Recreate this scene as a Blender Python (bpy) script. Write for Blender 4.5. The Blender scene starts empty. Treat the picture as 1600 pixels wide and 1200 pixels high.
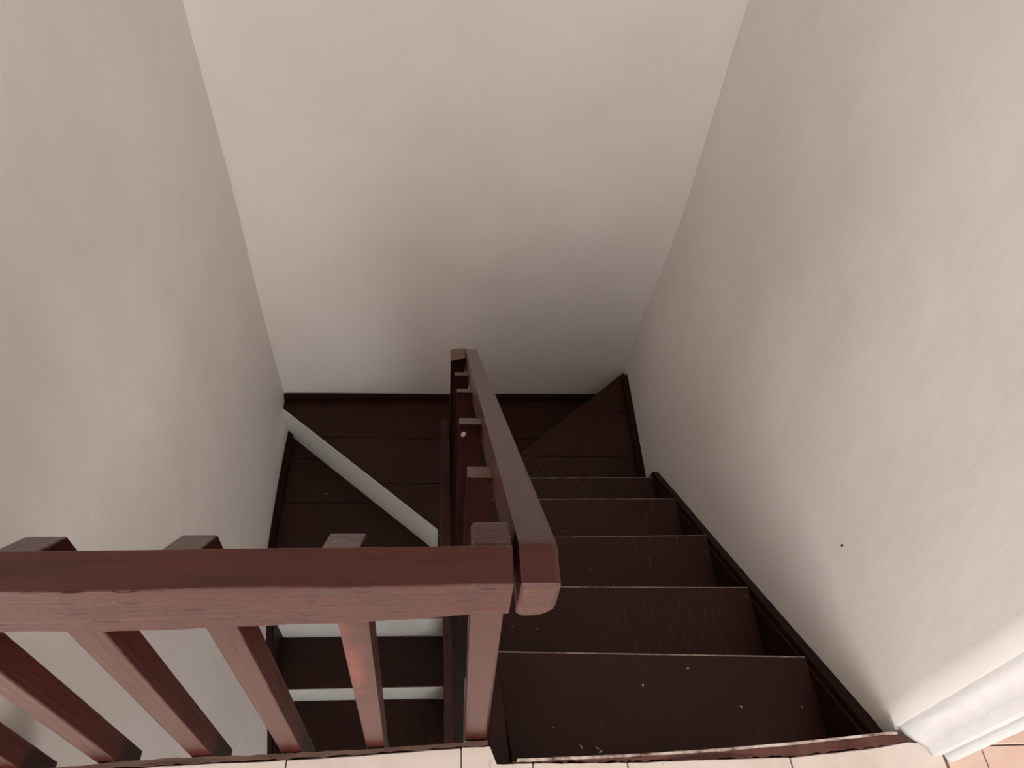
import bpy, math, random
from mathutils import Vector, Matrix
random.seed(7)
S = bpy.context.scene
COL = S.collection

# ------------------------------------------------------------------ camera
cd = bpy.data.cameras.new('camera')
cam = bpy.data.objects.new('camera', cd)
COL.objects.link(cam)
cd.sensor_width = 36.0
cd.sensor_fit = 'HORIZONTAL'
cd.lens = 36.0 * 1157.96 / 1600.0
cd.clip_start = 0.02
Rt = Vector((0.99626, -0.0418, 0.07558)).normalized()
Fw = Vector((0.08493, 0.63307, -0.76942)).normalized()
Up = Rt.cross(Fw).normalized()
Rt = Fw.cross(Up).normalized()
M = Matrix(((Rt.x, Up.x, -Fw.x, 0), (Rt.y, Up.y, -Fw.y, 0), (Rt.z, Up.z, -Fw.z, 1.4728), (0, 0, 0, 1)))
cam.matrix_world = M
S.camera = cam

# ------------------------------------------------------------------ world, lights, exposure
w = bpy.data.worlds.new('world')
S.world = w
w.use_nodes = True
bg = w.node_tree.nodes['Background']
bg.inputs[0].default_value = (0.75, 0.85, 1.0, 1)
bg.inputs[1].default_value = 0.6
S.view_settings.view_transform = 'Standard'
S.view_settings.look = 'None'
S.view_settings.gamma = 1.0
S.view_settings.use_curve_mapping = False
S.view_settings.exposure = 0.0


def area(name, loc, aim, sx, sy, power, color):
    l = bpy.data.lights.new(name, 'AREA')
    l.shape = 'RECTANGLE'
    l.size = sx
    l.size_y = sy
    l.energy = power
    l.color = color
    o = bpy.data.objects.new(name, l)
    o.location = loc
    o.rotation_euler = (Vector(aim) - Vector(loc)).to_track_quat('-Z', 'Z').to_euler()
    COL.objects.link(o)
    return o


area('window_daylight', (0.1, -2.99, 1.35), (0.1, 0.0, 1.35), 5.2, 2.1, 110, (1.0, 0.955, 0.91))
area('left_fill_light', (-2.70, -2.0, 1.35), (0.0, -0.9, 1.25), 1.6, 1.9, 90, (0.97, 0.985, 1.0))  # added fill to brighten the right wall, not a known window
area('right_fill_light', (2.95, -1.7, 1.35), (0.0, -0.9, 1.35), 1.8, 1.9, 58, (1.0, 0.955, 0.91))  # added fill to brighten the left wall, not a known window
area('hall_daylight', (0.9, -1.9, -1.75), (-0.7, 0.7, -2.0), 1.8, 1.6, 44, (1.0, 0.98, 0.97))


# ------------------------------------------------------------------ materials
def mat(name):
    m = bpy.data.materials.new(name)
    m.use_nodes = True
    nt = m.node_tree
    return m, nt, nt.nodes['Principled BSDF']


def N(nt, t, **kw):
    n = nt.nodes.new(t)
    for k, v in kw.items():
        setattr(n, k, v)
    return n


def noise(nt, vec, scale, detail=4, rough=0.55, dist=0.0):
    n = N(nt, 'ShaderNodeTexNoise')
    n.inputs['Scale'].default_value = scale
    n.inputs['Detail'].default_value = detail
    n.inputs['Roughness'].default_value = rough
    n.inputs['Distortion'].default_value = dist
    nt.links.new(vec, n.inputs['Vector'])
    return n.outputs['Fac']


def coords(nt, scale=(1, 1, 1)):
    tc = N(nt, 'ShaderNodeTexCoord')
    mp = N(nt, 'ShaderNodeMapping')
    mp.inputs['Scale'].default_value = scale
    nt.links.new(tc.outputs['Object'], mp.inputs['Vector'])
    return mp.outputs['Vector']


def ramp(nt, fac, stops):
    r = N(nt, 'ShaderNodeValToRGB')
    e = r.color_ramp.elements
    while len(e) < len(stops):
        e.new(0.5)
    for i, (p, c) in enumerate(stops):
        e[i].position = p
        e[i].color = c if len(c) == 4 else (*c, 1)
    nt.links.new(fac, r.inputs[0])
    return r.outputs[0]


def mix(nt, fac, a, b):
    m = N(nt, 'ShaderNodeMix', data_type='RGBA')
    if isinstance(fac, (int, float)):
        m.inputs[0].default_value = fac
    else:
        nt.links.new(fac, m.inputs[0])
    for s, v in ((m.inputs[6], a), (m.inputs[7], b)):
        if isinstance(v, tuple):
            s.default_value = (*v, 1)
        else:
            nt.links.new(v, s)
    return m.outputs[2]


def bump(nt, height, strength, dist, prev=None):
    b = N(nt, 'ShaderNodeBump')
    b.inputs['Strength'].default_value = strength
    b.inputs['Distance'].default_value = dist
    nt.links.new(height, b.inputs['Height'])
    if prev is not None:
        nt.links.new(prev, b.inputs['Normal'])
    return b.outputs['Normal']


def plaster(name, c1, c2, b=0.25):
    m, nt, p = mat(name)
    v = coords(nt)
    col = ramp(nt, noise(nt, v, 2.3, 5, 0.6, 0.4), [(0.32, c1), (0.68, c2)])
    nt.links.new(col, p.inputs['Base Color'])
    p.inputs['Roughness'].default_value = 0.72
    n1 = bump(nt, noise(nt, v, 3.5, 3, 0.5), 0.5, 0.02)
    n2 = bump(nt, noise(nt, coords(nt, (1, 1, 0.45)), 38, 4, 0.6), b, 0.003, n1)
    nt.links.new(n2, p.inputs['Normal'])
    return m


M_wall = plaster('wall_paint', (0.745, 0.69, 0.645), (0.79, 0.74, 0.70))
M_white = plaster('white_trim_paint', (0.60, 0.595, 0.59), (0.68, 0.675, 0.67), 0.5)
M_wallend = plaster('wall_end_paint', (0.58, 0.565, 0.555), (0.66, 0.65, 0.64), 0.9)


def riser_paint():
    m, nt, p = mat('white_riser_paint')
    v = coords(nt)
    col = ramp(nt, noise(nt, v, 6, 4, 0.6), [(0.3, (0.68, 0.675, 0.64)), (0.7, (0.76, 0.755, 0.73))])
    nt.links.new(col, p.inputs['Base Color'])
    p.inputs['Roughness'].default_value = 0.4
    nt.links.new(bump(nt, noise(nt, v, 30, 3), 0.2, 0.004), p.inputs['Normal'])
    return m


M_riser = riser_paint()


def tread_paint(name, base, base2, specks=1.0, rough=0.42):
    """old dark brown gloss floor paint, scuffed along the walking line"""
    m, nt, p = mat(name)
    v = coords(nt)
    col = ramp(nt, noise(nt, v, 5, 5, 0.6), [(0.3, base), (0.7, base2)])
    # scuffs that run along Y
    sc = noise(nt, coords(nt, (60, 5, 60)), 3.0, 4, 0.7)
    area_ = noise(nt, v, 3.1, 2, 0.5)
    s1 = ramp(nt, sc, [(0.58, (0, 0, 0)), (0.72, (0.42, 0.42, 0.42))])
    s2 = ramp(nt, area_, [(0.44, (0, 0, 0)), (0.64, (specks, specks, specks))])
    mm = N(nt, 'ShaderNodeMix', data_type='RGBA', blend_type='MULTIPLY')
    mm.inputs[0].default_value = 1
    nt.links.new(s1, mm.inputs[6])
    nt.links.new(s2, mm.inputs[7])
    col = mix(nt, mm.outputs[2], col, (0.16, 0.11, 0.085))
    vo = N(nt, 'ShaderNodeTexVoronoi')
    vo.inputs['Scale'].default_value = 30
    nt.links.new(v, vo.inputs['Vector'])
    dots = ramp(nt, vo.outputs['Distance'], [(0.035, (0.6 * specks,) * 3), (0.075, (0, 0, 0))])
    gate = ramp(nt, noise(nt, v, 15, 2), [(0.54, (0, 0, 0)), (0.62, (1, 1, 1))])
    m2 = N(nt, 'ShaderNodeMix', data_type='RGBA', blend_type='MULTIPLY')
    m2.inputs[0].default_value = 1
    nt.links.new(dots, m2.inputs[6])
    nt.links.new(gate, m2.inputs[7])
    col = mix(nt, m2.outputs[2], col, (0.55, 0.47, 0.40))
    nt.links.new(col, p.inputs['Base Color'])
    p.inputs['Roughness'].default_value = rough
    p.inputs['Specular IOR Level'].default_value = 0.22
    n1 = bump(nt, noise(nt, coords(nt, (3, 40, 40)), 2, 4), 0.15, 0.002)
    nt.links.new(n1, p.inputs['Normal'])
    return m


M_tread = tread_paint('brown_floor_paint', (0.0265, 0.0070, 0.0042), (0.038, 0.0112, 0.0070), 1.2)
M_dark = tread_paint('brown_string_paint', (0.018, 0.0065, 0.005), (0.028, 0.011, 0.008), 0.2, 0.5)


def worn():
    m, nt, p = mat('worn_edge_wood')
    v = coords(nt, (14, 14, 14))
    col = ramp(nt, noise(nt, v, 1.6, 5, 0.7), [(0.34, (0.10, 0.05, 0.04)), (0.44, (0.34, 0.25, 0.21)), (0.60, (0.66, 0.56, 0.50))])
    nt.links.new(col, p.inputs['Base Color'])
    p.inputs['Roughness'].default_value = 0.6
    return m


M_dark.node_tree.nodes['Principled BSDF'].inputs['Specular IOR Level'].default_value = 0.08
M_worn = worn()


def rail_paint(name, axis, base, base2, grain=0.6, rough=0.40, dents=0.0):
    m, nt, p = mat(name)
    sc = {'x': (1.2, 22, 22), 'y': (22, 1.2, 22), 'z': (22, 22, 1.2)}[axis]
    v = coords(nt)
    g = noise(nt, coords(nt, sc), 3.2, 6, 0.62, 0.6)
    cloud = noise(nt, v, 6.0, 4, 0.6)
    col = ramp(nt, cloud, [(0.3, base), (0.7, base2)])
    dk = tuple(c * 0.62 for c in base)
    gm = ramp(nt, g, [(0.34, (0.75, 0.75, 0.75)), (0.48, (0, 0, 0))])
    col = mix(nt, gm, col, dk)
    h = g
    nrm = bump(nt, h, grain, 0.0042 if dents else 0.0025)
    if dents:
        vo = N(nt, 'ShaderNodeTexVoronoi')
        vo.inputs['Scale'].default_value = 1.0
        sv = {'x': (22, 70, 70), 'y': (70, 22, 70), 'z': (70, 70, 22)}[axis]
        nt.links.new(coords(nt, sv), vo.inputs['Vector'])
        dd = ramp(nt, vo.outputs['Distance'], [(0.16, (0, 0, 0)), (0.30, (1, 1, 1))])
        gate = ramp(nt, noise(nt, v, 9, 2), [(0.42, (1, 1, 1)), (0.55, (0, 0, 0))])
        mx = N(nt, 'ShaderNodeMix', data_type='RGBA', blend_type='LIGHTEN')
        mx.inputs[0].default_value = 1
        nt.links.new(dd, mx.inputs[6])
        nt.links.new(gate, mx.inputs[7])
        nrm = bump(nt, mx.outputs[2], dents, 0.005, nrm)
    nt.links.new(col, p.inputs['Base Color'])
    p.inputs['Roughness'].default_value = rough
    nt.links.new(nrm, p.inputs['Normal'])
    return m


RB = (0.053, 0.0100, 0.0064)
RB2 = (0.070, 0.0145, 0.0098)
M_rail_x = rail_paint('rail_paint_lengthwise', 'x', RB, RB2, 1.0, 0.26, 1.0)
M_rail_y = rail_paint('rail_paint_sloping', 'y', RB, RB2, 0.4, 0.30)
M_rail_end = rail_paint('rail_end_grain', 'x', (0.058, 0.013, 0.009), (0.085, 0.024, 0.017), 1.0, 0.26, 0.6)
M_rail_top = rail_paint('rail_top_paint', 'x', RB, RB2, 0.12, 0.34)
M_post = rail_paint('baluster_paint', 'z', RB, RB2, 0.9, 0.26)
M_patch = rail_paint('baluster_paint_rubbed', 'z', RB, RB2, 0.7, 0.26)
nt_ = M_patch.node_tree
p_ = nt_.nodes['Principled BSDF']
old_ = p_.inputs['Base Color'].links[0].from_socket
tc_ = N(nt_, 'ShaderNodeTexCoord')
mp_ = N(nt_, 'ShaderNodeMapping')
mp_.inputs['Location'].default_value = (0.126 * 22, 0, -0.44 * 3.2)
mp_.inputs['Scale'].default_value = (22, 0.0, 3.2)
nt_.links.new(tc_.outputs['Object'], mp_.inputs['Vector'])
ln_ = N(nt_, 'ShaderNodeVectorMath', operation='LENGTH')
nt_.links.new(mp_.outputs['Vector'], ln_.inputs[0])
ad_ = N(nt_, 'ShaderNodeMath', operation='ADD')
nt_.links.new(ln_.outputs['Value'], ad_.inputs[0])
nt_.links.new(noise(nt_, coords(nt_), 28, 4), ad_.inputs[1])
nt_.links.new(mix(nt_, ramp(nt_, ad_.outputs[0], [(0.55, (0.8, 0.8, 0.8)), (0.95, (0, 0, 0))]), old_, (0.20, 0.038, 0.030)), p_.inputs['Base Color'])
M_post_shade = rail_paint('stair_post_shade_paint', 'z', (0.015, 0.0038, 0.0026), (0.022, 0.0056, 0.0038), 0.7, 0.5)  # shade on the stair posts painted in as a darker brown
M_post_shade.node_tree.nodes['Principled BSDF'].inputs['Specular IOR Level'].default_value = 0.04
M_grain_lit = rail_paint('end_grain_lit', 'x', (0.125, 0.068, 0.048), (0.17, 0.10, 0.074), 0.8, 0.5)  # end grain of the post tops, with light from above painted in
M_lowrail = rail_paint('lower_rail_paint', 'y', (0.052, 0.022, 0.018), (0.068, 0.032, 0.027), 0.4, 0.5)
M_lowrail.node_tree.nodes['Principled BSDF'].inputs['Specular IOR Level'].default_value = 0.04
M_beam = rail_paint('floor_edge_paint', 'x', (0.075, 0.040, 0.031), (0.17, 0.105, 0.083), 1.0, 0.65, 0.0)
M_beam2 = rail_paint('step_edge_paint', 'x', (0.045, 0.012, 0.010), (0.17, 0.075, 0.060), 1.0, 0.6, 0.0)
for m_ in (M_beam, M_beam2):
    m_.node_tree.nodes['Principled BSDF'].inputs['Specular IOR Level'].default_value = 0.2


def tile_mat(name, a, b):
    m, nt, p = mat(name)
    v = coords(nt)
    col = ramp(nt, noise(nt, v, 7, 6, 0.65, 0.8), [(0.3, a), (0.7, b)])
    vo = N(nt, 'ShaderNodeTexVoronoi')
    vo.inputs['Scale'].default_value = 34
    nt.links.new(v, vo.inputs['Vector'])
    d = ramp(nt, vo.outputs['Distance'], [(0.04, (0.7, 0.7, 0.7)), (0.08, (0, 0, 0))])
    gate = ramp(nt, noise(nt, v, 17, 2), [(0.56, (0, 0, 0)), (0.62, (1, 1, 1))])
    m2 = N(nt, 'ShaderNodeMix', data_type='RGBA', blend_type='MULTIPLY')
    m2.inputs[0].default_value = 1
    nt.links.new(d, m2.inputs[6])
    nt.links.new(gate, m2.inputs[7])
    col = mix(nt, m2.outputs[2], col, (0.30, 0.22, 0.18))
    nt.links.new(col, p.inputs['Base Color'])
    p.inputs['Roughness'].default_value = 0.35
    return m


M_tile = tile_mat('pale_tile', (0.66, 0.56, 0.50), (0.76, 0.68, 0.62))
M_peach = tile_mat('peach_tile', (0.74, 0.50, 0.40), (0.80, 0.62, 0.53))
mg, ntg, pg = mat('grout')
ntg.links.new(ramp(ntg, noise(ntg, coords(ntg), 30), [(0.3, (0.12, 0.09, 0.08)), (0.7, (0.22, 0.17, 0.15))]), pg.inputs['Base Color'])
pg.inputs['Roughness'].default_value = 0.9
M_grout = mg
mg2, ntg2, pg2 = mat('window_glass')
pg2.inputs['Base Color'].default_value = (0.9, 0.95, 1, 1)
pg2.inputs['Transmission Weight'].default_value = 1
pg2.inputs['Roughness'].default_value = 0.02
M_glass = mg2
mc, ntc, pc = mat('bare_chip')
pc.inputs['Base Color'].default_value = (0.27, 0.20, 0.185, 1)
pc.inputs['Roughness'].default_value = 0.6
M_chip = mc


mk, ntk, pk = mat('crumb_paint')
pk.inputs['Base Color'].default_value = (0.62, 0.55, 0.48, 1)
pk.inputs['Roughness'].default_value = 0.7
M_crumb = mk


# ------------------------------------------------------------------ mesh helpers
class MB:
    def __init__(s):
        s.v, s.f, s.m = [], [], []

    def hexa(s, b, t, mi=0):
        """b, t: four bottom and four top points, counter-clockwise from above"""
        n = len(s.v)
        s.v += [tuple(p) for p in b] + [tuple(p) for p in t]
        s.f += [(n + 3, n + 2, n + 1, n), (n + 4, n + 5, n + 6, n + 7)]
        s.f += [(n + i, n + (i + 1) % 4, n + 4 + (i + 1) % 4, n + 4 + i) for i in range(4)]
        s.m += [mi] * 6

    def box(s, x0, x1, y0, y1, z0, z1, mi=0):
        s.hexa([(x0, y0, z0), (x1, y0, z0), (x1, y1, z0), (x0, y1, z0)],
               [(x0, y0, z1), (x1, y0, z1), (x1, y1, z1), (x0, y1, z1)], mi)

    def prism(s, poly, z0, z1, mi=0):
        n = len(s.v)
        k = len(poly)
        s.v += [(x, y, z0) for x, y in poly] + [(x, y, z1) for x, y in poly]
        s.f += [tuple(n + i for i in reversed(range(k))), tuple(n + k + i for i in range(k))]
        s.f += [(n + i, n + (i + 1) % k, n + k + (i + 1) % k, n + k + i) for i in range(k)]
        s.m += [mi] * (k + 2)

    def prism_x(s, prof, x0, x1, mi=0):
        """prof: (y, z) outline extruded along x; x0/x1 may be functions of y"""
        n = len(s.v)
        k = len(prof)
        a = x0 if callable(x0) else (lambda y: x0)
        b = x1 if callable(x1) else (lambda y: x1)
        s.v += [(a(y), y, z) for y, z in prof] + [(b(y), y, z) for y, z in prof]
        s.f += [tuple(n + i for i in range(k)), tuple(n + k + i for i in reversed(range(k)))]
        s.f += [(n + (i + 1) % k, n + i, n + k + i, n + k + (i + 1) % k) for i in range(k)]
        s.m += [mi] * (k + 2)

    def build(s, name, mats, parent=None, bevel=0.0, seg=2, kind=None, label=None):
        me = bpy.data.meshes.new(name)
        me.from_pydata(s.v, [], s.f)
        if not isinstance(mats, (list, tuple)):
            mats = [mats]
        for q in mats:
            me.materials.append(q)
        for p, mi in zip(me.polygons, s.m):
            p.material_index = mi
        import bmesh
        bm = bmesh.new()
        bm.from_mesh(me)
        bmesh.ops.recalc_face_normals(bm, faces=bm.faces)
        bm.to_mesh(me)
        bm.free()
        o = bpy.data.objects.new(name, me)
        COL.objects.link(o)
        if bevel:
            b = o.modifiers.new('bevel', 'BEVEL')
            b.width = bevel
            b.segments = seg
            b.limit_method = 'ANGLE'
            b.angle_limit = math.radians(30)
            b.harden_normals = False
        if parent:
            o.parent = parent
        if kind:
            o['kind'] = kind
        if label:
            o['label'] = label
        return o


def empty(name, loc, label, cat, group=None):
    o = bpy.data.objects.new(name, None)
    o.empty_display_size = 0.05
    o.location = loc
    COL.objects.link(o)
    o['label'] = label
    o['category'] = cat
    if group:
        o['group'] = group
    return o


def adopt(part, parent):
    """parent keeping the part's world coordinates"""
    part.parent = parent
    part.matrix_parent_inverse = Matrix.Translation(-parent.location) if parent.type == 'EMPTY' else Matrix()


def sstep(a, b, x):
    t = max(0.0, min(1.0, (x - a) / (b - a)))
    return t * t * (3 - 2 * t)


def grid_wall(name, fn, nu, nv, back, mat_, kind='structure'):
    """front face fn(u, v) as a fine grid, closed by the same grid moved by `back`"""
    v, f = [], []
    for j in range(nv + 1):
        for i in range(nu + 1):
            v.append(fn(i / nu, j / nv))
    W = nu + 1
    n = len(v)
    v += [tuple(Vector(p) + Vector(back)) for p in v]
    for j in range(nv):
        for i in range(nu):
            a = j * W + i
            f.append((a, a + 1, a + W + 1, a + W))
            f.append((n + a + W, n + a + W + 1, n + a + 1, n + a))
    for i in range(nu):
        f.append((i, n + i, n + i + 1, i + 1))
        a = nv * W + i
        f.append((a, a + 1, n + a + 1, n + a))
    for j in range(nv):
        a = j * W
        f.append((a, a + W, n + a + W, n + a))
        a = j * W + nu
        f.append((a, n + a, n + a + W, a + W))
    m = MB()
    m.v, m.f, m.m = v, f, [0] * len(f)
    o = m.build(name, mat_, kind=kind)
    for p in o.data.polygons:
        p.use_smooth = False
    for p in o.data.polygons[:nu * nv * 2]:
        p.use_smooth = True
    return o


# ------------------------------------------------------------------ measured scene numbers
r = 0.215                       # one rise
XL, XR, YB = -0.814, 0.8746, 2.342
ZT, ZB = 2.60, -2.795
W1, W2, W3 = -6 * r, -7 * r, -8 * r


def yback(x):
    return YB - 0.002 + 0.0155 * (x - XL)


def wob(a, b, s=1.0):
    return s * 0.004 * (math.sin(a * 3.1 + 1.3) * math.cos(b * 2.3) + 0.6 * math.sin(a * 6.7 + b * 5.1))


# ------------------------------------------------------------------ structure: walls
def f_left(u, v):
    y = 0.30 + u * (YB + 0.06 - 0.30)
    z = ZB + v * (ZT - ZB)
    x = XL + 0.047 * (1 - sstep(1.28, 1.62, y)) * (1 - sstep(-1.72, -1.25, z))
    return (x + wob(y, z), y, z)


grid_wall('wall_left', f_left, 40, 80, (-0.10, 0, 0), M_wall)


def f_back(u, v):
    x = -0.95 + u * 2.0
    z = ZB + v * (ZT - ZB)
    return (x, yback(x) + wob(x, z, 0.5), z)


grid_wall('wall_back', f_back, 40, 80, (0, 0.10, 0), M_wall)


def xr(y, z):
    lean = 0.042 * sstep(1.2, 2.3, y) * sstep(-1.26, -0.25, z)
    return XR + lean + wob(y, z, 0.6)


def f_right(u, v):
    y = 0.366 + u * (YB + 0.06 - 0.366)
    z = ZB + v * (ZT - ZB)
    return (xr(y, z), y, z)


grid_wall('wall_right', f_right, 44, 90, (0.07, 0, 0), M_wall)

# plastered wall end with its splayed, lumpy corner, and the door moulding beside it
def end_poly(z):
    k = 0.0018 * math.sin(z * 41) + 0.0018 * math.sin(z * 97 + 1) + 0.006 * math.exp(-max(z, 0) * 18)
    x0 = xr(0.375, z)
    return [(x0 + .003, 0.380), (x0 + .0022, 0.3665), (x0 + .0065, 0.357), (0.889, 0.350), (0.900 + k * .3, 0.3465 - k), (0.911 + k * .4, 0.340 - k),
            (0.9195 + k * .4, 0.330 - k * .6), (0.9275, 0.3125), (0.948, 0.313), (0.950, 0.335), (0.950, 0.388), (x0 + .003, 0.388)]


mb = MB()
zs = [0.0]
end_smooth = 7
while zs[-1] < ZT - 0.001:
    zs.append(min(ZT, zs[-1] + (0.012 if zs[-1] < 0.5 else 0.06)))
for z in zs:
    mb.v += [(x, y, z) for x, y in end_poly(z)]
K = 12
for j in range(len(zs) - 1):
    for i in range(K):
        a = j * K + i
        b = j * K + (i + 1) % K
        mb.f.append((a, b, b + K, a + K))
        mb.m.append(0)
mb.f += [tuple(reversed(range(K))), tuple((len(zs) - 1) * K + i for i in range(K))]
mb.m += [0, 0]
mb.box(XR, 0.950, 0.3605, 0.388, ZB, -0.0045)
o = mb.build('trim_1', M_wallend, kind='structure')
for i_, p_ in enumerate(o.data.polygons):
    p_.use_smooth = (i_ % K) < end_smooth and i_ < K * (len(zs) - 1)
mb = MB()
pts = [(0.951 + 0.013 * (1 - math.cos(a)), 0.3135 - 0.0125 * math.sin(a)) for a in [math.pi * t / 8 for t in range(9)]]
mb.prism(list(reversed(pts + [(0.985, 0.330), (0.985, 0.40), (0.951, 0.40)])), 0.0, 2.1)
mb.build('trim_2', M_white, kind='structure')

# upper room behind the camera, with its window
mb = MB()
WX0, WX1, WZ0, WZ1 = -2.5, 2.7, 0.30, 2.40
mb.box(-2.75, WX0, -3.1, -3.0, 0, ZT)
mb.box(WX1, 3.1, -3.1, -3.0, 0, ZT)
mb.box(WX0, WX1, -3.1, -3.0, 0, WZ0)
mb.box(WX0, WX1, -3.1, -3.0, WZ1, ZT)
mb.build('wall_front', M_wall, kind='structure')
mb = MB()
for b in ((WX0, WX1, WZ0, WZ0 + .05), (WX0, WX1, WZ1 - .05, WZ1), (WX0, WX0 + .05, WZ0 + .05, WZ1 - .05),
          (WX1 - .05, WX1, WZ0 + .05, WZ1 - .05), ((WX0 + WX1) / 2 - .025, (WX0 + WX1) / 2 + .025, WZ0 + .05, WZ1 - .05)):
    mb.box(b[0], b[1], -3.08, -3.03, b[2], b[3])
mb.build('window_1', M_white, kind='structure')
for nm_, xf, ya_, yb_2 in (('fill_frame_left', -2.745, -2.8, -1.2), ('fill_frame_right', 2.995, -2.6, -0.8)):  # bare frames added around the two side fills, no openings behind
    mb = MB()
    xa_, xb_ = (xf, xf + .04) if xf < 0 else (xf - .04, xf)
    mb.box(xa_, xb_, ya_ - .08, ya_, 0.33, 2.37)
    mb.box(xa_, xb_, yb_2, yb_2 + .08, 0.33, 2.37)
    mb.box(xa_, xb_, ya_, yb_2, 0.33, 0.41)
    mb.box(xa_, xb_, ya_, yb_2, 2.29, 2.37)
    mb.build(nm_, M_white, kind='structure')
mb = MB()
mb.box(-2.85, -2.75, -3.1, 0.40, 0, ZT)
mb.build('wall_room_left', M_wall, kind='structure')
mb = MB()
mb.box(-2.75, -0.914, 0.30, 0.40, 0, ZT)
mb.build('wall_room_back', M_wall, kind='structure')
mb = MB()
mb.box(3.0, 3.1, -3.0, 1.6, 0, ZT)
mb.build('wall_room_right', M_wall, kind='structure')
mb = MB()
mb.box(0.986, 3.1, 1.5, 1.6, 0, ZT)
mb.build('wall_side_room_back', M_wall, kind='structure')
mb = MB()
mb.box(-2.85, 3.1, -3.1, YB + 0.1, ZT, ZT + 0.1)
mb.build('ceiling', M_wall, kind='structure')

# lower hall
mb = MB()
mb.box(-2.0, 2.0, -2.6, YB + 0.1, ZB - 0.1, ZB)
mb.build('floor_lower', M_tile, kind='structure')
mb = MB()
mb.box(-2.0, 2.0, -2.7, -2.6, ZB, -0.25)
mb.build('wall_lower_front', M_wall, kind='structure')
mb = MB()
mb.box(-2.1, -2.0, -2.6, 0.4, ZB, -0.25)
mb.build('wall_lower_left', M_wall, kind='structure')
mb = MB()
mb.box(2.0, 2.1, -2.6, 0.5, ZB, -0.25)
mb.build('wall_lower_right', M_wall, kind='structure')
mb = MB()
mb.box(-2.0, -0.92, 0.3, 0.4, ZB, -0.25)
mb.build('wall_lower_back_left', M_wall, kind='structure')
mb = MB()
mb.box(0.955, 2.0, 0.36, 0.46, ZB, -0.25)
mb.build('wall_lower_back_right', M_wall, kind='structure')

# ------------------------------------------------------------------ floor with tiles
def yedge(x):
    """front edge of the tiling beside the stair well"""
    P = [(-2.75, 0.30), (-0.81, 0.321), (-0.474, 0.332), (-0.331, 0.335), (-0.152, 0.340), (0.033, 0.3488), (0.084, 0.3495)]
    Q = [(0.0975, 0.319), (0.163, 0.3195), (0.338, 0.3165), (0.648, 0.318), (0.80, 0.328), (0.876, 0.3365), (0.894, 0.3385)]
    T = P if x < 0.09 else Q
    if x <= T[0][0]:
        return T[0][1]
    for (a, ya), (b, yb) in zip(T, T[1:]):
        if x <= b:
            return ya + (yb - ya) * (x - a) / (b - a)
    return T[-1][1]


mb = MB()
mb.box(-2.85, 3.1, -3.1, 0.300, -0.25, -0.004)
mb.box(0.951, 3.1, 0.300, 1.6, -0.25, -0.004)
mb.prism([(-0.80, 0.300), (0.951, 0.300), (0.951, 0.352), (0.90, 0.360), (0.876, 0.360), (0.874, 0.335), (0.65, 0.3165), (0.34, 0.3155), (0.0975, 0.318), (0.084, 0.345), (-0.44, 0.331), (-0.80, 0.322)], -0.25, -0.004)
floor = mb.build('floor', M_grout, kind='structure')


def tile(poly, m):
    q = MB()
    jit = random.uniform(-.0006, .0006)
    q.prism(poly, -0.004, 0.0 + jit)
    t = q.build('tile', m, floor, bevel=0.0012, seg=1)
    return t


g = 0.0013
rows = [(0.03, None), (-0.281, 0.03), (-0.592, -0.281), (-0.903, -0.592)]
xs = [-2.144, -1.833, -1.522, -1.211, -0.900, -0.589, -0.278, 0.033, 0.338, 0.648, 0.950]
for (ya, yb) in rows:
    for xa, xb in zip(xs, xs[1:]):
        segs = [(xa, xb)]
        if yb is None and abs(xa - 0.033) < 1e-6:
            segs = [(0.033, 0.163), (0.163, 0.338)]
        for (a, b) in segs:
            a2, b2 = a + g, b - g
            if yb is not None:
                tile([(a2, ya + g), (b2, ya + g), (b2, yb - g), (a2, yb - g)], M_tile)
                continue
            if b2 < -0.82:
                tile([(a2, ya + g), (b2, ya + g), (b2, 0.299), (a2, 0.299)], M_tile)
                continue
            top = []
            n = 10
            for i in range(n + 1):
                x = b2 + (a2 - b2) * i / n
                if a < 0.09 < b and i and x < 0.09 < top[-1][0]:
                    top += [(0.0975, yedge(0.0975) - .0008), (0.0855, yedge(0.084) - .001)]
                if x > 0.894:
                    yy = 0.352 if x < 0.915 else 0.336
                elif x < -0.82:
                    yy = 0.299
                else:
                    yy = yedge(x) + random.uniform(-.0012, .0004)
                top.append((x, yy - .0005))
            tile([(a2, ya + g), (b2, ya + g)] + top, M_tile)
xs2 = [0.9515, 1.032, 1.343, 1.654, 1.965]
ys2 = [-0.60, -0.292, 0.018, 0.328, 0.638, 0.948]
for ya, yb in zip(ys2, ys2[1:]):
    for xa, xb in zip(xs2, xs2[1:]):
        a2, b2 = xa + g, xb - g
        if xa < 1.0:
            if ya > 0.3:
                tile([(0.987, ya + g), (b2, ya + g), (b2, yb - g), (0.987, yb - g)], M_peach)
            elif yb > 0.3:
                tile([(a2, ya + g), (b2, ya + g), (b2, yb - g), (0.987, yb - g), (0.987, 0.322), (a2 + .012, 0.322), (a2 + .002, 0.308)], M_peach)
            else:
                tile([(a2, ya + g), (b2, ya + g), (b2, yb - g), (a2, yb - g)], M_peach)
        else:
            tile([(a2, ya + g), (b2, ya + g), (b2, yb - g), (a2, yb - g)], M_peach)

# brown painted edge boards of the upper floor
def yrim(x):
    T = [(-0.82, 0.3285), (-0.645, 0.3335), (-0.551, 0.3405), (-0.477, 0.3430), (-0.333, 0.3445), (-0.153, 0.3490), (0.038, 0.3570), (0.084, 0.3590)]
    for (a, ya), (b, yb) in zip(T, T[1:]):
        if x <= b:
            return ya + (yb - ya) * (x - a) / (b - a)
    return T[-1][1]


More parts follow.
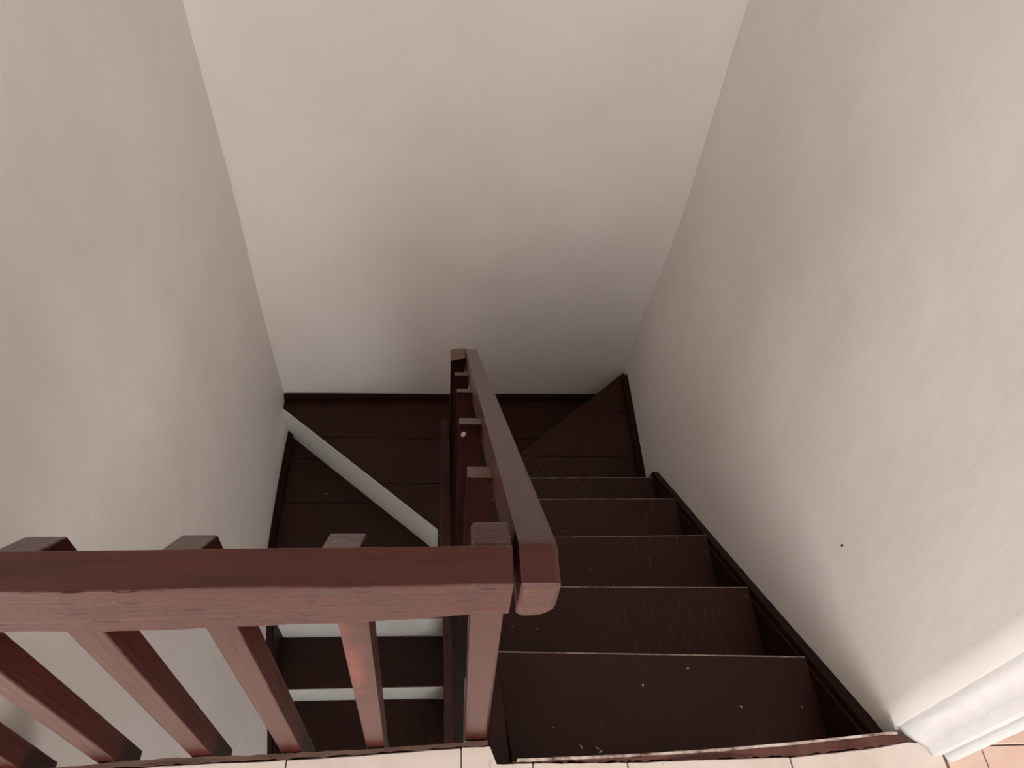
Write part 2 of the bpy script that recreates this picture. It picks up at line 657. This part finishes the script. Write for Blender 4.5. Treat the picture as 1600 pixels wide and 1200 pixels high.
def edge_board(name, xa, xb, ylo, yhi, z0, z1, m, n=40, rag=0.0015):
    q = MB()
    A, B = [], []
    for i in range(n + 1):
        x = xa + (xb - xa) * i / n
        A.append((x, ylo(x) + random.uniform(-rag, rag)))
        B.append((x, yhi(x) + random.uniform(-rag, rag) * .4))
    for i in range(n):
        q.hexa([(A[i][0], A[i][1], z0), (A[i + 1][0], A[i + 1][1], z0), (B[i + 1][0], B[i + 1][1], z0), (B[i][0], B[i][1], z0)],
               [(A[i][0], A[i][1], z1), (A[i + 1][0], A[i + 1][1], z1), (B[i + 1][0], B[i + 1][1], z1), (B[i][0], B[i][1], z1)])
    import bmesh
    o = q.build(name, m, kind='structure')
    bm = bmesh.new()
    bm.from_mesh(o.data)
    bmesh.ops.remove_doubles(bm, verts=bm.verts, dist=1e-6)
    seen = {}
    for f in list(bm.faces):
        key = tuple(sorted(v.index for v in f.verts))
        seen.setdefault(key, []).append(f)
    bm.verts.index_update()
    seen = {}
    for f in bm.faces:
        seen.setdefault(tuple(sorted(v.index for v in f.verts)), []).append(f)
    dead = [f for fs in seen.values() if len(fs) > 1 for f in fs]
    bmesh.ops.delete(bm, geom=dead, context='FACES')
    bmesh.ops.recalc_face_normals(bm, faces=bm.faces)
    bm.to_mesh(o.data)
    bm.free()
    return o


edge_board('trim_3', XL + 0.002, 0.082, lambda x: yedge(x) + .0012, yrim, -0.22, 0.0015, M_beam, n=70, rag=0.0022)


def ynose(x):
    P = [(0.126, 0.325), (0.338, 0.3275), (0.485, 0.332), (0.648, 0.340), (0.853, 0.3545), (0.878, 0.3540), (0.8935, 0.3435)]
    for (a, ya), (b, yb) in zip(P, P[1:]):
        if x <= b:
            return ya + (yb - ya) * (x - a) / (b - a)
    return P[-1][1]


edge_board('trim_4', 0.126, 0.8935, lambda x: yedge(x) + .0012, lambda x: ynose(x) - .0035, -0.20, 0.0012, M_beam2, rag=0.0028, n=110)
edge_board('trim_5', 0.134, 0.872, lambda x: ynose(x) - .0032, lambda x: ynose(x) + 0.0012, -0.03, 0.003, M_worn, rag=0.0005)

# ------------------------------------------------------------------ baseboards round the winders
def baseboard(name, poly_pts, h, m=M_dark):
    q = MB()
    q.prism(poly_pts, h[0], h[1])
    return q.build(name, m, bevel=0.004, seg=2, kind='structure')


baseboard('baseboard_back', [(XL + .002, yback(XL) - 0.022), (XR, yback(XR) - 0.022), (XR, yback(XR) + .003), (XL + .002, yback(XL) + .003)], (W2, W2 + 0.034))
baseboard('baseboard_left', [(XL - .004, 1.32), (XL + 0.050, 1.32), (XL + 0.028, 1.62), (XL + 0.026, YB - .045), (XL - .004, YB - .045)], (W3, W3 + 0.034))
baseboard('baseboard_right', [(XR - 0.032, 1.655), (XR + .004, 1.655), (XR + .004, YB - .012), (XR - 0.028, YB - .045)], (W1, W1 + 0.034))


# ------------------------------------------------------------------ the staircase
stairs = empty('staircase', (0.45, 0.36, W3),
               'dark brown painted wooden winder staircase going down between the plastered walls', 'staircase')


def part(q, name, m, bevel=0.0, seg=2, parent=None, label=None, kind=None):
    o = q.build(name, m, None, bevel, seg, kind, label)
    adopt(o, parent or stairs)
    return o


def drift(y):                       # the balustrade runs slightly skew to the walls
    return -0.0178 * (y - 0.362)


# upper flight: nosing lines measured left / right
NO = [(0.601, 0.578), (0.854, 0.845), (1.112, 1.121), (1.378, 1.385), (1.604, 1.612)]
prev = (0.330, 0.356)
XT0, XT1 = 0.118, 0.8415
for i, (yl, yr) in enumerate(NO):
    z = -(i + 1) * r
    tl = drift(yl)
    xa = XT0 + tl
    th = 0.030
    q = MB()
    b0 = (xa, prev[0] - 0.0, z)
    e = (0.0036, 0.0032, 0.003, 0.003, 0.003)[i]
    back = 0.004
    A = [(xa, prev[0] + back), (XT1, prev[1] + back), (XT1, yr), (xa, yl)]
    # body below the worn arris
    q.v = [(A[0][0], A[0][1], z - th), (A[1][0], A[1][1], z - th), (A[2][0], A[2][1], z - th), (A[3][0], A[3][1], z - th),
           (A[3][0], A[3][1], z - e), (A[2][0], A[2][1], z - e),
           (A[3][0], A[3][1] - e, z), (A[2][0], A[2][1] - e, z),
           (A[0][0], A[0][1], z), (A[1][0], A[1][1], z)]
    q.f = [(3, 2, 1, 0), (3, 4, 5, 2), (4, 6, 7, 5), (6, 8, 9, 7), (8, 0, 1, 9), (0, 8, 6, 4, 3), (1, 2, 5, 7, 9)]
    q.m = [0, 0, 1, 0, 0, 0, 0]
    part(q, 'tread', [M_tread, M_worn])
    # riser under the nosing, facing down the flight
    zb = z - r
    q = MB()
    q.hexa([(xa, yl - .032, zb), (XT1, yr - .032, zb), (XT1, yr - .012, zb), (xa, yl - .012, zb)],
           [(xa, yl - .032, z - th), (XT1, yr - .032, z - th), (XT1, yr - .012, z - th), (xa, yl - .012, z - th)])
    part(q, 'riser', M_dark)
    prev = (yl - .012, yr - .012)
# the topmost riser under the floor edge
q = MB()
q.hexa([(0.12, 0.300, -r), (XT1, 0.322, -r), (XT1, 0.345, -r), (0.12, 0.318, -r)],
       [(0.12, 0.300, -0.03), (XT1, 0.322, -0.03), (XT1, 0.345, -0.03), (0.12, 0.318, -0.03)])
part(q, 'riser', M_dark)


# strings of the upper flight
def ztop(y, off):
    return -r - 0.815 * (y - 0.587) + off


def sloped(y0, y1, off, depth, x0, x1, name, m, bevel=.002, top_flat=None):
    q = MB()
    pr = [(y0, ztop(y0, off)), (y1, ztop(y1, off)), (y1, ztop(y1, off) - depth), (y0, ztop(y0, off) - depth)]
    if top_flat is not None:
        yf = 0.587 - (top_flat + r - off) / 0.815
        pr = [(y0, top_flat), (yf, top_flat)] + pr[1:]
    q.prism_x(pr, x0, x1)
    return part(q, name, m, bevel)


sloped(0.357, 1.652, -0.012, 0.28, XR - 0.024, XR + 0.003, 'wall_string', M_dark, .002)
sloped(0.357, 1.640, -0.030, 0.26, XR - 0.034, XR - 0.0242, 'string_moulding', M_dark, .003)
sloped(0.322, 1.66, -0.020, 0.30, lambda y: 0.0845 + drift(y), lambda y: 0.1255 + drift(y), 'inner_string', M_tread, .003, top_flat=-0.002)


# winders built from planks -------------------------------------------------
def clip(poly, a, b, c):
    """keep the part of a polygon where a*x + b*y <= c"""
    out = []
    for i in range(len(poly)):
        p, q = poly[i], poly[(i + 1) % len(poly)]
        dp, dq = a * p[0] + b * p[1] - c, a * q[0] + b * q[1] - c
        if dp <= 0:
            out.append(p)
        if dp * dq < 0:
            t = dp / (dp - dq)
            out.append((p[0] + t * (q[0] - p[0]), p[1] + t * (q[1] - p[1])))
    return out


def winder(poly, z, ys, label, worn_edge=None):
    q = MB()
    q.prism(poly, z - 0.05, z - 0.022)
    wd = part(q, 'winder', M_dark, label=label)
    gap = 0.0016
    bounds = [-9] + ys + [9]
    for lo, hi in zip(bounds, bounds[1:]):
        pl = clip(clip(poly, 0, 1, hi - gap), 0, -1, -(lo + gap))
        if len(pl) < 3:
            continue
        q = MB()
        dz = random.uniform(-.0012, .0006)
        q.prism(pl, z - 0.0215, z + dz)
        o = q.build('plank', M_tread, None, 0.0012, 1)
        o.parent = wd
    return wd


NX, NY = 0.03, 1.59
d1a, d1b = (0.052, 1.610), (0.866, 2.354)
d2a, d2b = (-0.034, 1.604), (-0.8135, 2.272)
winder([(0.06, 1.585), (XR - .001, 1.590), (XR - .001, YB + .012), d1b, d1a], W1, [1.856, 2.110], None)
winder([d2a, (0.03, 1.60), (0.06, 1.588), (XR - .02, YB - .08), (XR - .002, YB + .020), (XL + .002, YB - .006), (XL + .002, 2.272)], W2, [1.843, 2.100], None)
winder([(0.02, 1.284), (0.02, 1.64), (XL + .003, YB - .02), (XL + .001, 1.60), (-0.768, 1.42), (-0.766, 1.284)], W3, [1.611, 1.866, 2.121], None)

# pale worn arris of the first winder
q = MB()
dx, dy = d1b[0] - d1a[0], d1b[1] - d1a[1]
L = math.hypot(dx, dy)
nx, ny = -dy / L, dx / L
for k in range(1):
    a, b = d1a, d1b
    q.hexa([(a[0], a[1], W1 - .006), (b[0], b[1], W1 - .006), (b[0] + nx * .0025, b[1] + ny * .0025, W1 - .006), (a[0] + nx * .0025, a[1] + ny * .0025, W1 - .006)],
           [(a[0], a[1], W1 + .0008), (b[0], b[1], W1 + .0008), (b[0] + nx * .0025, b[1] + ny * .0025, W1 + .0008), (a[0] + nx * .0025, a[1] + ny * .0025, W1 + .0008)])
part(q, 'nosing_strip', M_rail_y)


def wall_riser(a, b, z0, z1, th, m, label=None):
    dx, dy = b[0] - a[0], b[1] - a[1]
    L = math.hypot(dx, dy)
    nx, ny = -dy / L * th, dx / L * th
    q = MB()
    q.hexa([(a[0], a[1], z0), (b[0], b[1], z0), (b[0] + nx, b[1] + ny, z0), (a[0] + nx, a[1] + ny, z0)],
           [(a[0], a[1], z1), (b[0], b[1], z1), (b[0] + nx, b[1] + ny, z1), (a[0] + nx, a[1] + ny, z1)])
    return part(q, 'riser', m, label=label)


wall_riser((0.060, 1.606), (0.855, 2.333), W2, W1 - .0222, -0.018, M_dark)
WR = 'white painted riser'
# risers that face the camera: white
a, b = (-0.8125, 2.2705), (-0.036, 1.6025)
wall_riser(a, b, W3, W2 - .0006, -0.005, M_riser, WR)
for k, yv in ((8, 1.282), (9, 1.066), (10, 0.850), (11, 0.634), (12, 0.418)):
    z1 = -k * r
    q = MB()
    xl = -0.733
    q.hexa([(xl, yv + .006, z1 - r), (0.0, yv + .006, z1 - r), (0.0, yv + .022, z1 - r), (xl, yv + .022, z1 - r)],
           [(xl, yv, z1 - .002), (0.0, yv, z1 - .002), (0.0, yv + .022, z1 - .002), (xl, yv + .022, z1 - .002)])
    part(q, 'riser', M_riser, label=WR)
    if k > 8:
        q = MB()
        q.box(xl, 0.0, yv - .0015, yv + r + .004, z1 - .024, z1)
        part(q, 'tread', M_tread, .001)


def zlow(y, off):
    return W3 - 0.995 * (1.282 - y) + off


for (x0, x1, off, nm) in ((-0.768, -0.7445, 0.030, 'wall_string'), (-0.7443, -0.7340, 0.012, 'string_moulding'), (0.0005, 0.090, 0.02, 'inner_string')):
    q = MB()
    ya = 1.32 if x0 < -.1 else 1.56
    q.prism_x([(0.25, zlow(0.25, off)), (1.282, zlow(1.282, off)), (ya, zlow(1.282, off)), (ya, zlow(1.282, off) - .30), (0.25, zlow(0.25, off) - .28)], x0, x1)
    part(q, nm, M_dark, .002)

# ------------------------------------------------------------------ landing guard rail
ZR = 0.770


def yb_(x):
    return 0.361 + 0.010 * (x - 0.07)


guard = empty('landing_guardrail', (-0.37, 0.38, -0.17),
              'reddish brown timber guardrail standing level across the foreground on the tiled floor edge', 'railing')
q = MB()
xs_ = [-0.812 + i * (0.069 + 0.812) / 30 for i in range(31)]
prof = []
for x in xs_:
    yb = yb_(x)
    yf = yb - 0.0445
    zb = 0.672 + 0.022 * sstep(-0.25, 0.08, x)
    e = 0.0012 * math.sin(x * 23) + 0.0006 * math.sin(x * 71)
    prof.append([(x, yf + e * .6, zb + e), (x, yb - .0008, zb + .002), (x, yb - .0008, ZR + e * .3), (x, yf + .0008 + e * .5, ZR), (x, yf + e * .5, ZR - .0012)])
for pr in prof:
    q.v += pr
k = 5
for i in range(30):
    for j in range(k):
        a, b = i * k + j, i * k + (j + 1) % k
        q.f.append((a, b, b + k, a + k))
        q.m.append(1 if j == 2 else 0)
q.f += [(0, 1, 2, 3, 4), tuple(30 * k + t for t in (4, 3, 2, 1, 0))]
q.m += [0, 0]
o = q.build('handrail', [M_rail_x, M_rail_top], None, .0012, 1)
adopt(o, guard)


def baluster(parent, xb0, xb1, xt0, xt1, y0, y1, zb, zt0, zt1, m, name='baluster', bev=.0025, label=None, yfoot=None):
    """post leaning from its foot (xb0..xb1 at z=0) to its head (xt0..xt1 at z=zt0); head cut sloping zt0 (front) to zt1 (back)"""
    q = MB()
    lvl = [zb, 0.15 * (zt1 - zb) + zb, 0.4 * (zt1 - zb) + zb, 0.7 * (zt1 - zb) + zb, zt1]
    ref0, ref1 = 0.0 if zb < 0 and zt0 > 0.5 else zb, zt0
    for i, z in enumerate(lvl):
        last = i == 4
        t = (z - ref0) / (ref1 - ref0)
        a, b = xb0 + (xt0 - xb0) * t, xb1 + (xt1 - xb1) * t
        jx = random.uniform(-.0006, .0006)
        dyf = 0.0 if yfoot is None else (yfoot - y0) * (1 - t)
        zf = zt0 if last else z
        q.v += [(a + jx, y0 + dyf, zf), (b + jx, y0 + dyf, zf), (b + jx, y1 + dyf, z), (a + jx, y1 + dyf, z)]
    for i in range(4):
        for j in range(4):
            a, b = i * 4 + j, i * 4 + (j + 1) % 4
            q.f.append((a, b, b + 4, a + 4))
            q.m.append(0)
    q.f += [(3, 2, 1, 0), (16, 17, 18, 19)]
    q.m += [0, 0]
    o = q.build(name, m, None, bev, 2, None, label)
    adopt(o, parent)
    return o


BL = [(-0.139, -0.106, -0.129, -0.088), (-0.290, -0.253, -0.289, -0.250), (-0.447, -0.409, -0.452, -0.408),
      (-0.606, -0.570, -0.625, -0.583), (-0.762, -0.730, -0.765, -0.727)]
for i, (a, b, c, d) in enumerate(BL):
    xm = (c + d) / 2
    baluster(guard, a, b, c, d, yb_(xm) + .0002, yb_(xm) + .0445, (-0.172, -0.162, -0.138, -0.106, -0.138)[i], 0.765, 0.716, M_patch if i == 0 else M_post,
             yfoot=yrim((a + b) / 2) + .0025, label='baluster with a rubbed reddish patch below the rail' if i == 0 else None)
baluster(guard, 0.039, 0.082, 0.026, 0.0695, 0.3622, 0.404, -0.02, 0.764, 0.742, M_post, name='corner_post', bev=.005)

# ------------------------------------------------------------------ balustrade going down the upper flight
bal = empty('stair_balustrade', (0.06, 1.0, -1.2),
            'brown timber balustrade with sloping handrail and posts running down the stairs', 'railing')
YE, ZE = 1.612, -0.312


def xrl(y):
    return 0.0757 - 0.0182 * (y - 0.362)


q = MB()
W_ = 0.0405
sl = (ZR - ZE) / (YE - 0.364)
HN, HF = 0.080, 0.098


def rail_section(y, zt, h, wd, inset=0.0, rr=0.021):
    x0 = xrl(y)
    x1 = x0 + wd
    c = []
    c.append((x0 + inset, zt - inset - .001))
    c.append((x0 + inset + .002, zt - inset))
    c.append((x1 - inset - .006, zt - inset))
    c.append((x1 - inset - .0015, zt - inset - .002))
    c.append((x1 - inset, zt - inset - .007))
    for t in range(7):
        a = t / 6 * math.pi / 2
        c.append((x1 - inset - rr + rr * math.cos(a), zt - h + inset + rr - rr * math.sin(a)))
    c.append((x0 + inset + .004, zt - h + inset))
    c.append((x0 + inset, zt - h + inset + .004))
    return [(x, y, z) for x, z in c]


secs = [rail_section(0.3155, ZR - .0, HN, .0395, .003), rail_section(0.3185, ZR, HN, .0410), rail_section(0.362, ZR, HN + .006, .0415), rail_section(0.368, ZR - .0038, HN + .008, .0415)]
for t in range(1, 13):
    y = 0.368 + (YE - 0.368) * t / 12
    secs.append(rail_section(y, ZR - sl * (y - 0.364), HN + .010 + (HF - HN - .010) * min(1, t / 4), .0415 - .005 * t / 12))
K2 = len(secs[0])
for sc in secs:
    q.v += sc
for i in range(len(secs) - 1):
    for j in range(K2):
        a, b = i * K2 + j, i * K2 + (j + 1) % K2
        q.f.append((a, b, b + K2, a + K2))
        q.m.append(1 if (i == 1 and j in (1, 2)) else 0)
q.f += [tuple(range(K2)), tuple((len(secs) - 1) * K2 + t for t in reversed(range(K2)))]
q.m += [2, 0]
o = q.build('handrail', [M_rail_y, M_rail_top, M_rail_end], None, 0)
adopt(o, bal)

# posts, their heads cut parallel to the rail: (front y, back y, front z, back z, width)
posts = [(0.636, 0.668, 0.463, 0.446, 0.0420), (0.880, 0.914, 0.2745, 0.250, 0.0470), (1.200, 1.2335, -0.0235, -0.049, 0.0420), (1.418, 1.449, -0.214, -0.237, 0.0425)]
for i, (ya_, yb2, zf, zk, wd) in enumerate(posts):
    yc, dp, zt = (ya_ + yb2) / 2, yb2 - ya_, zk
    xr_ = xrl(yc) + 0.0030
    zb = ztop(yc, -0.02) - 0.22
    nm = 'baluster'
    q = MB()
    q.hexa([(xr_ - wd, ya_, zb), (xr_, ya_, zb), (xr_, yb2, zb), (xr_ - wd, yb2, zb)],
           [(xr_ - wd, ya_, zf), (xr_, ya_, zf), (xr_, yb2, zk), (xr_ - wd, yb2, zk)])
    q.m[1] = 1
    o = q.build(nm, [M_post_shade, M_grain_lit], None, .0015, 2)
    adopt(o, bal)
    if i == 1:
        # knot where the paint has chipped off
        c = MB()
        n = 10
        cy, cx, cz = ya_ - .0002, xr_ - wd + .009, zf - 0.034
        ring = [(cx + .0050 * math.cos(t * 2 * math.pi / n) , cy - .0006, cz + .0085 * math.sin(t * 2 * math.pi / n) + .002 * math.cos(t * 2 * math.pi / n)) for t in range(n)]
        ring2 = [(x, cy + .001, z) for x, y, z in ring]
        c.v = ring + ring2
        c.f = [tuple(range(n)), tuple(range(2 * n - 1, n - 1, -1))] + [(t, n + t, n + (t + 1) % n, (t + 1) % n) for t in range(n)]
        c.m = [0] * len(c.f)
        ch = c.build('paint_chip', M_chip, None)
        ch.parent = o
# newel at the foot of the rail
q = MB()
q.v = [(0.008, 1.568, -1.62), (0.0522, 1.568, -1.62), (0.0522, 1.611, -1.62), (0.008, 1.611, -1.62),
       (0.006, 1.568, -0.322), (0.0518, 1.568, -0.305), (0.0518, 1.611, -0.306), (0.014, 1.611, -0.309), (0.006, 1.604, -0.312)]
q.f = [(3, 2, 1, 0), (4, 5, 6, 7, 8), (0, 1, 5, 4), (1, 2, 6, 5), (2, 3, 7, 6), (3, 0, 4, 8, 7)]
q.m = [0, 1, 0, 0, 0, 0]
o = q.build('newel_post', [M_post_shade, M_grain_lit], None, .002, 2)
adopt(o, bal)

# ------------------------------------------------------------------ handrail of the lower flight
low = empty('lower_handrail', (0.0, 1.2, -2.0),
            'narrow dark brown handrail on posts dropping beside the lower flight with white risers', 'railing')


def xlw(y):
    return -0.0262 + 0.035 * (1.6 - y)


q = MB()
y0_, z0_ = 1.618, -0.712
y1_ = 0.20
z1_ = z0_ - 0.98 * (y0_ - y1_)
q.prism_x([(y1_, z1_ - .09), (y0_ - .05, z0_ + .049 * -1 - .09), (y0_ - .05, z0_ - .049), (y1_, z1_)],
          lambda y: xlw(y), lambda y: xlw(y) + 0.032)
o = q.build('handrail', M_lowrail, None, .004, 2)
adopt(o, low)
q = MB()
q.v = [(-0.036, 1.566, -2.0), (0.006, 1.566, -2.0), (0.006, 1.618, -2.0), (-0.036, 1.618, -2.0),
       (-0.026, 1.566, -0.700), (0.0052, 1.566, -0.700), (0.0052, 1.618, -0.700), (-0.026, 1.618, -0.700)]
q.f = [(3, 2, 1, 0), (4, 5, 6, 7), (0, 1, 5, 4), (1, 2, 6, 5), (2, 3, 7, 6), (3, 0, 4, 7)]
q.m = [0] * 6
o = q.build('newel_post', M_lowrail, None, .002, 2)
adopt(o, low)
for yc in (1.18, 0.86, 0.52, 0.24):
    q = MB()
    zt = z0_ - 0.98 * (y0_ - yc) - .05
    zb_ = zlow(yc, -0.05)
    q.box(xlw(yc) + .003, xlw(yc) + .029, yc - .015, yc + .015, zb_, zt)
    o = q.build('baluster', M_lowrail, None, .002, 2)
    adopt(o, low)

# paint crumbs lying on the steps
def crumb(x, y, z, l, w_, a, label, group):
    q = MB()
    n = 7
    ring = []
    for t in range(n):
        b = t * 2 * math.pi / n
        rr = 1 + random.uniform(-.2, .2)
        u, v_ = l / 2 * rr * math.cos(b), w_ / 2 * rr * math.sin(b)
        ring.append((u * math.cos(a) - v_ * math.sin(a), u * math.sin(a) + v_ * math.cos(a)))
    q.prism(ring, 0.0, 0.0012)
    o = q.build('paint_crumb', M_crumb)
    o.location = (x, y, z)
    o['label'] = label
    o['category'] = 'crumb'
    if group:
        o['group'] = group
    return o


GC = 'paint crumbs on the top stair'
for x, y, l, w_, a, lb in (
        (0.292, 0.394, .011, .0025, 2.1, 'long thin pale paint crumb left of the pair by the floor edge on top tread'),
        (0.326, 0.391, .008, .0022, 2.4, 'upper thin crumb of the touching pale pair by the floor edge on top tread'),
        (0.333, 0.384, .009, .003, 0.4, 'lower thicker crumb of the touching pale pair by the floor edge on top tread'),
        (0.555, 0.553, .005, .004, 0.2, 'round pale paint crumb nearest the worn nosing of the top tread'),
        (0.445, 0.518, .006, .0035, 1.4, 'small upright pale paint crumb in the middle of the top tread'),
        (0.660, 0.468, .006, .003, 2.6, 'small pale paint crumb at the right side of the top tread near the string')):
    crumb(x, y, -r + .0003, l, w_, a, lb, GC)
crumb(-0.587, 1.912, W3 + .0008, .008, .006, .3, 'tiny pale paint crumb on the lowest winder plank left of the white riser', None)

# one small dark chip in the paint of the right wall
c = MB()
n = 9
cy, cz = 0.731, 0.041
cx = xr(cy, cz)
r0 = [(cx - .0012, cy + .0028 * math.cos(t * 2 * math.pi / n), cz + .0042 * math.sin(t * 2 * math.pi / n)) for t in range(n)]
r1 = [(cx + .004, y, z) for x, y, z in r0]
c.v = r0 + r1
c.f = [tuple(range(n)), tuple(range(2 * n - 1, n - 1, -1))] + [(t, n + t, n + (t + 1) % n, (t + 1) % n) for t in range(n)]
c.m = [0] * len(c.f)
c.build('paint_chip', M_dark, bpy.data.objects['wall_right'])
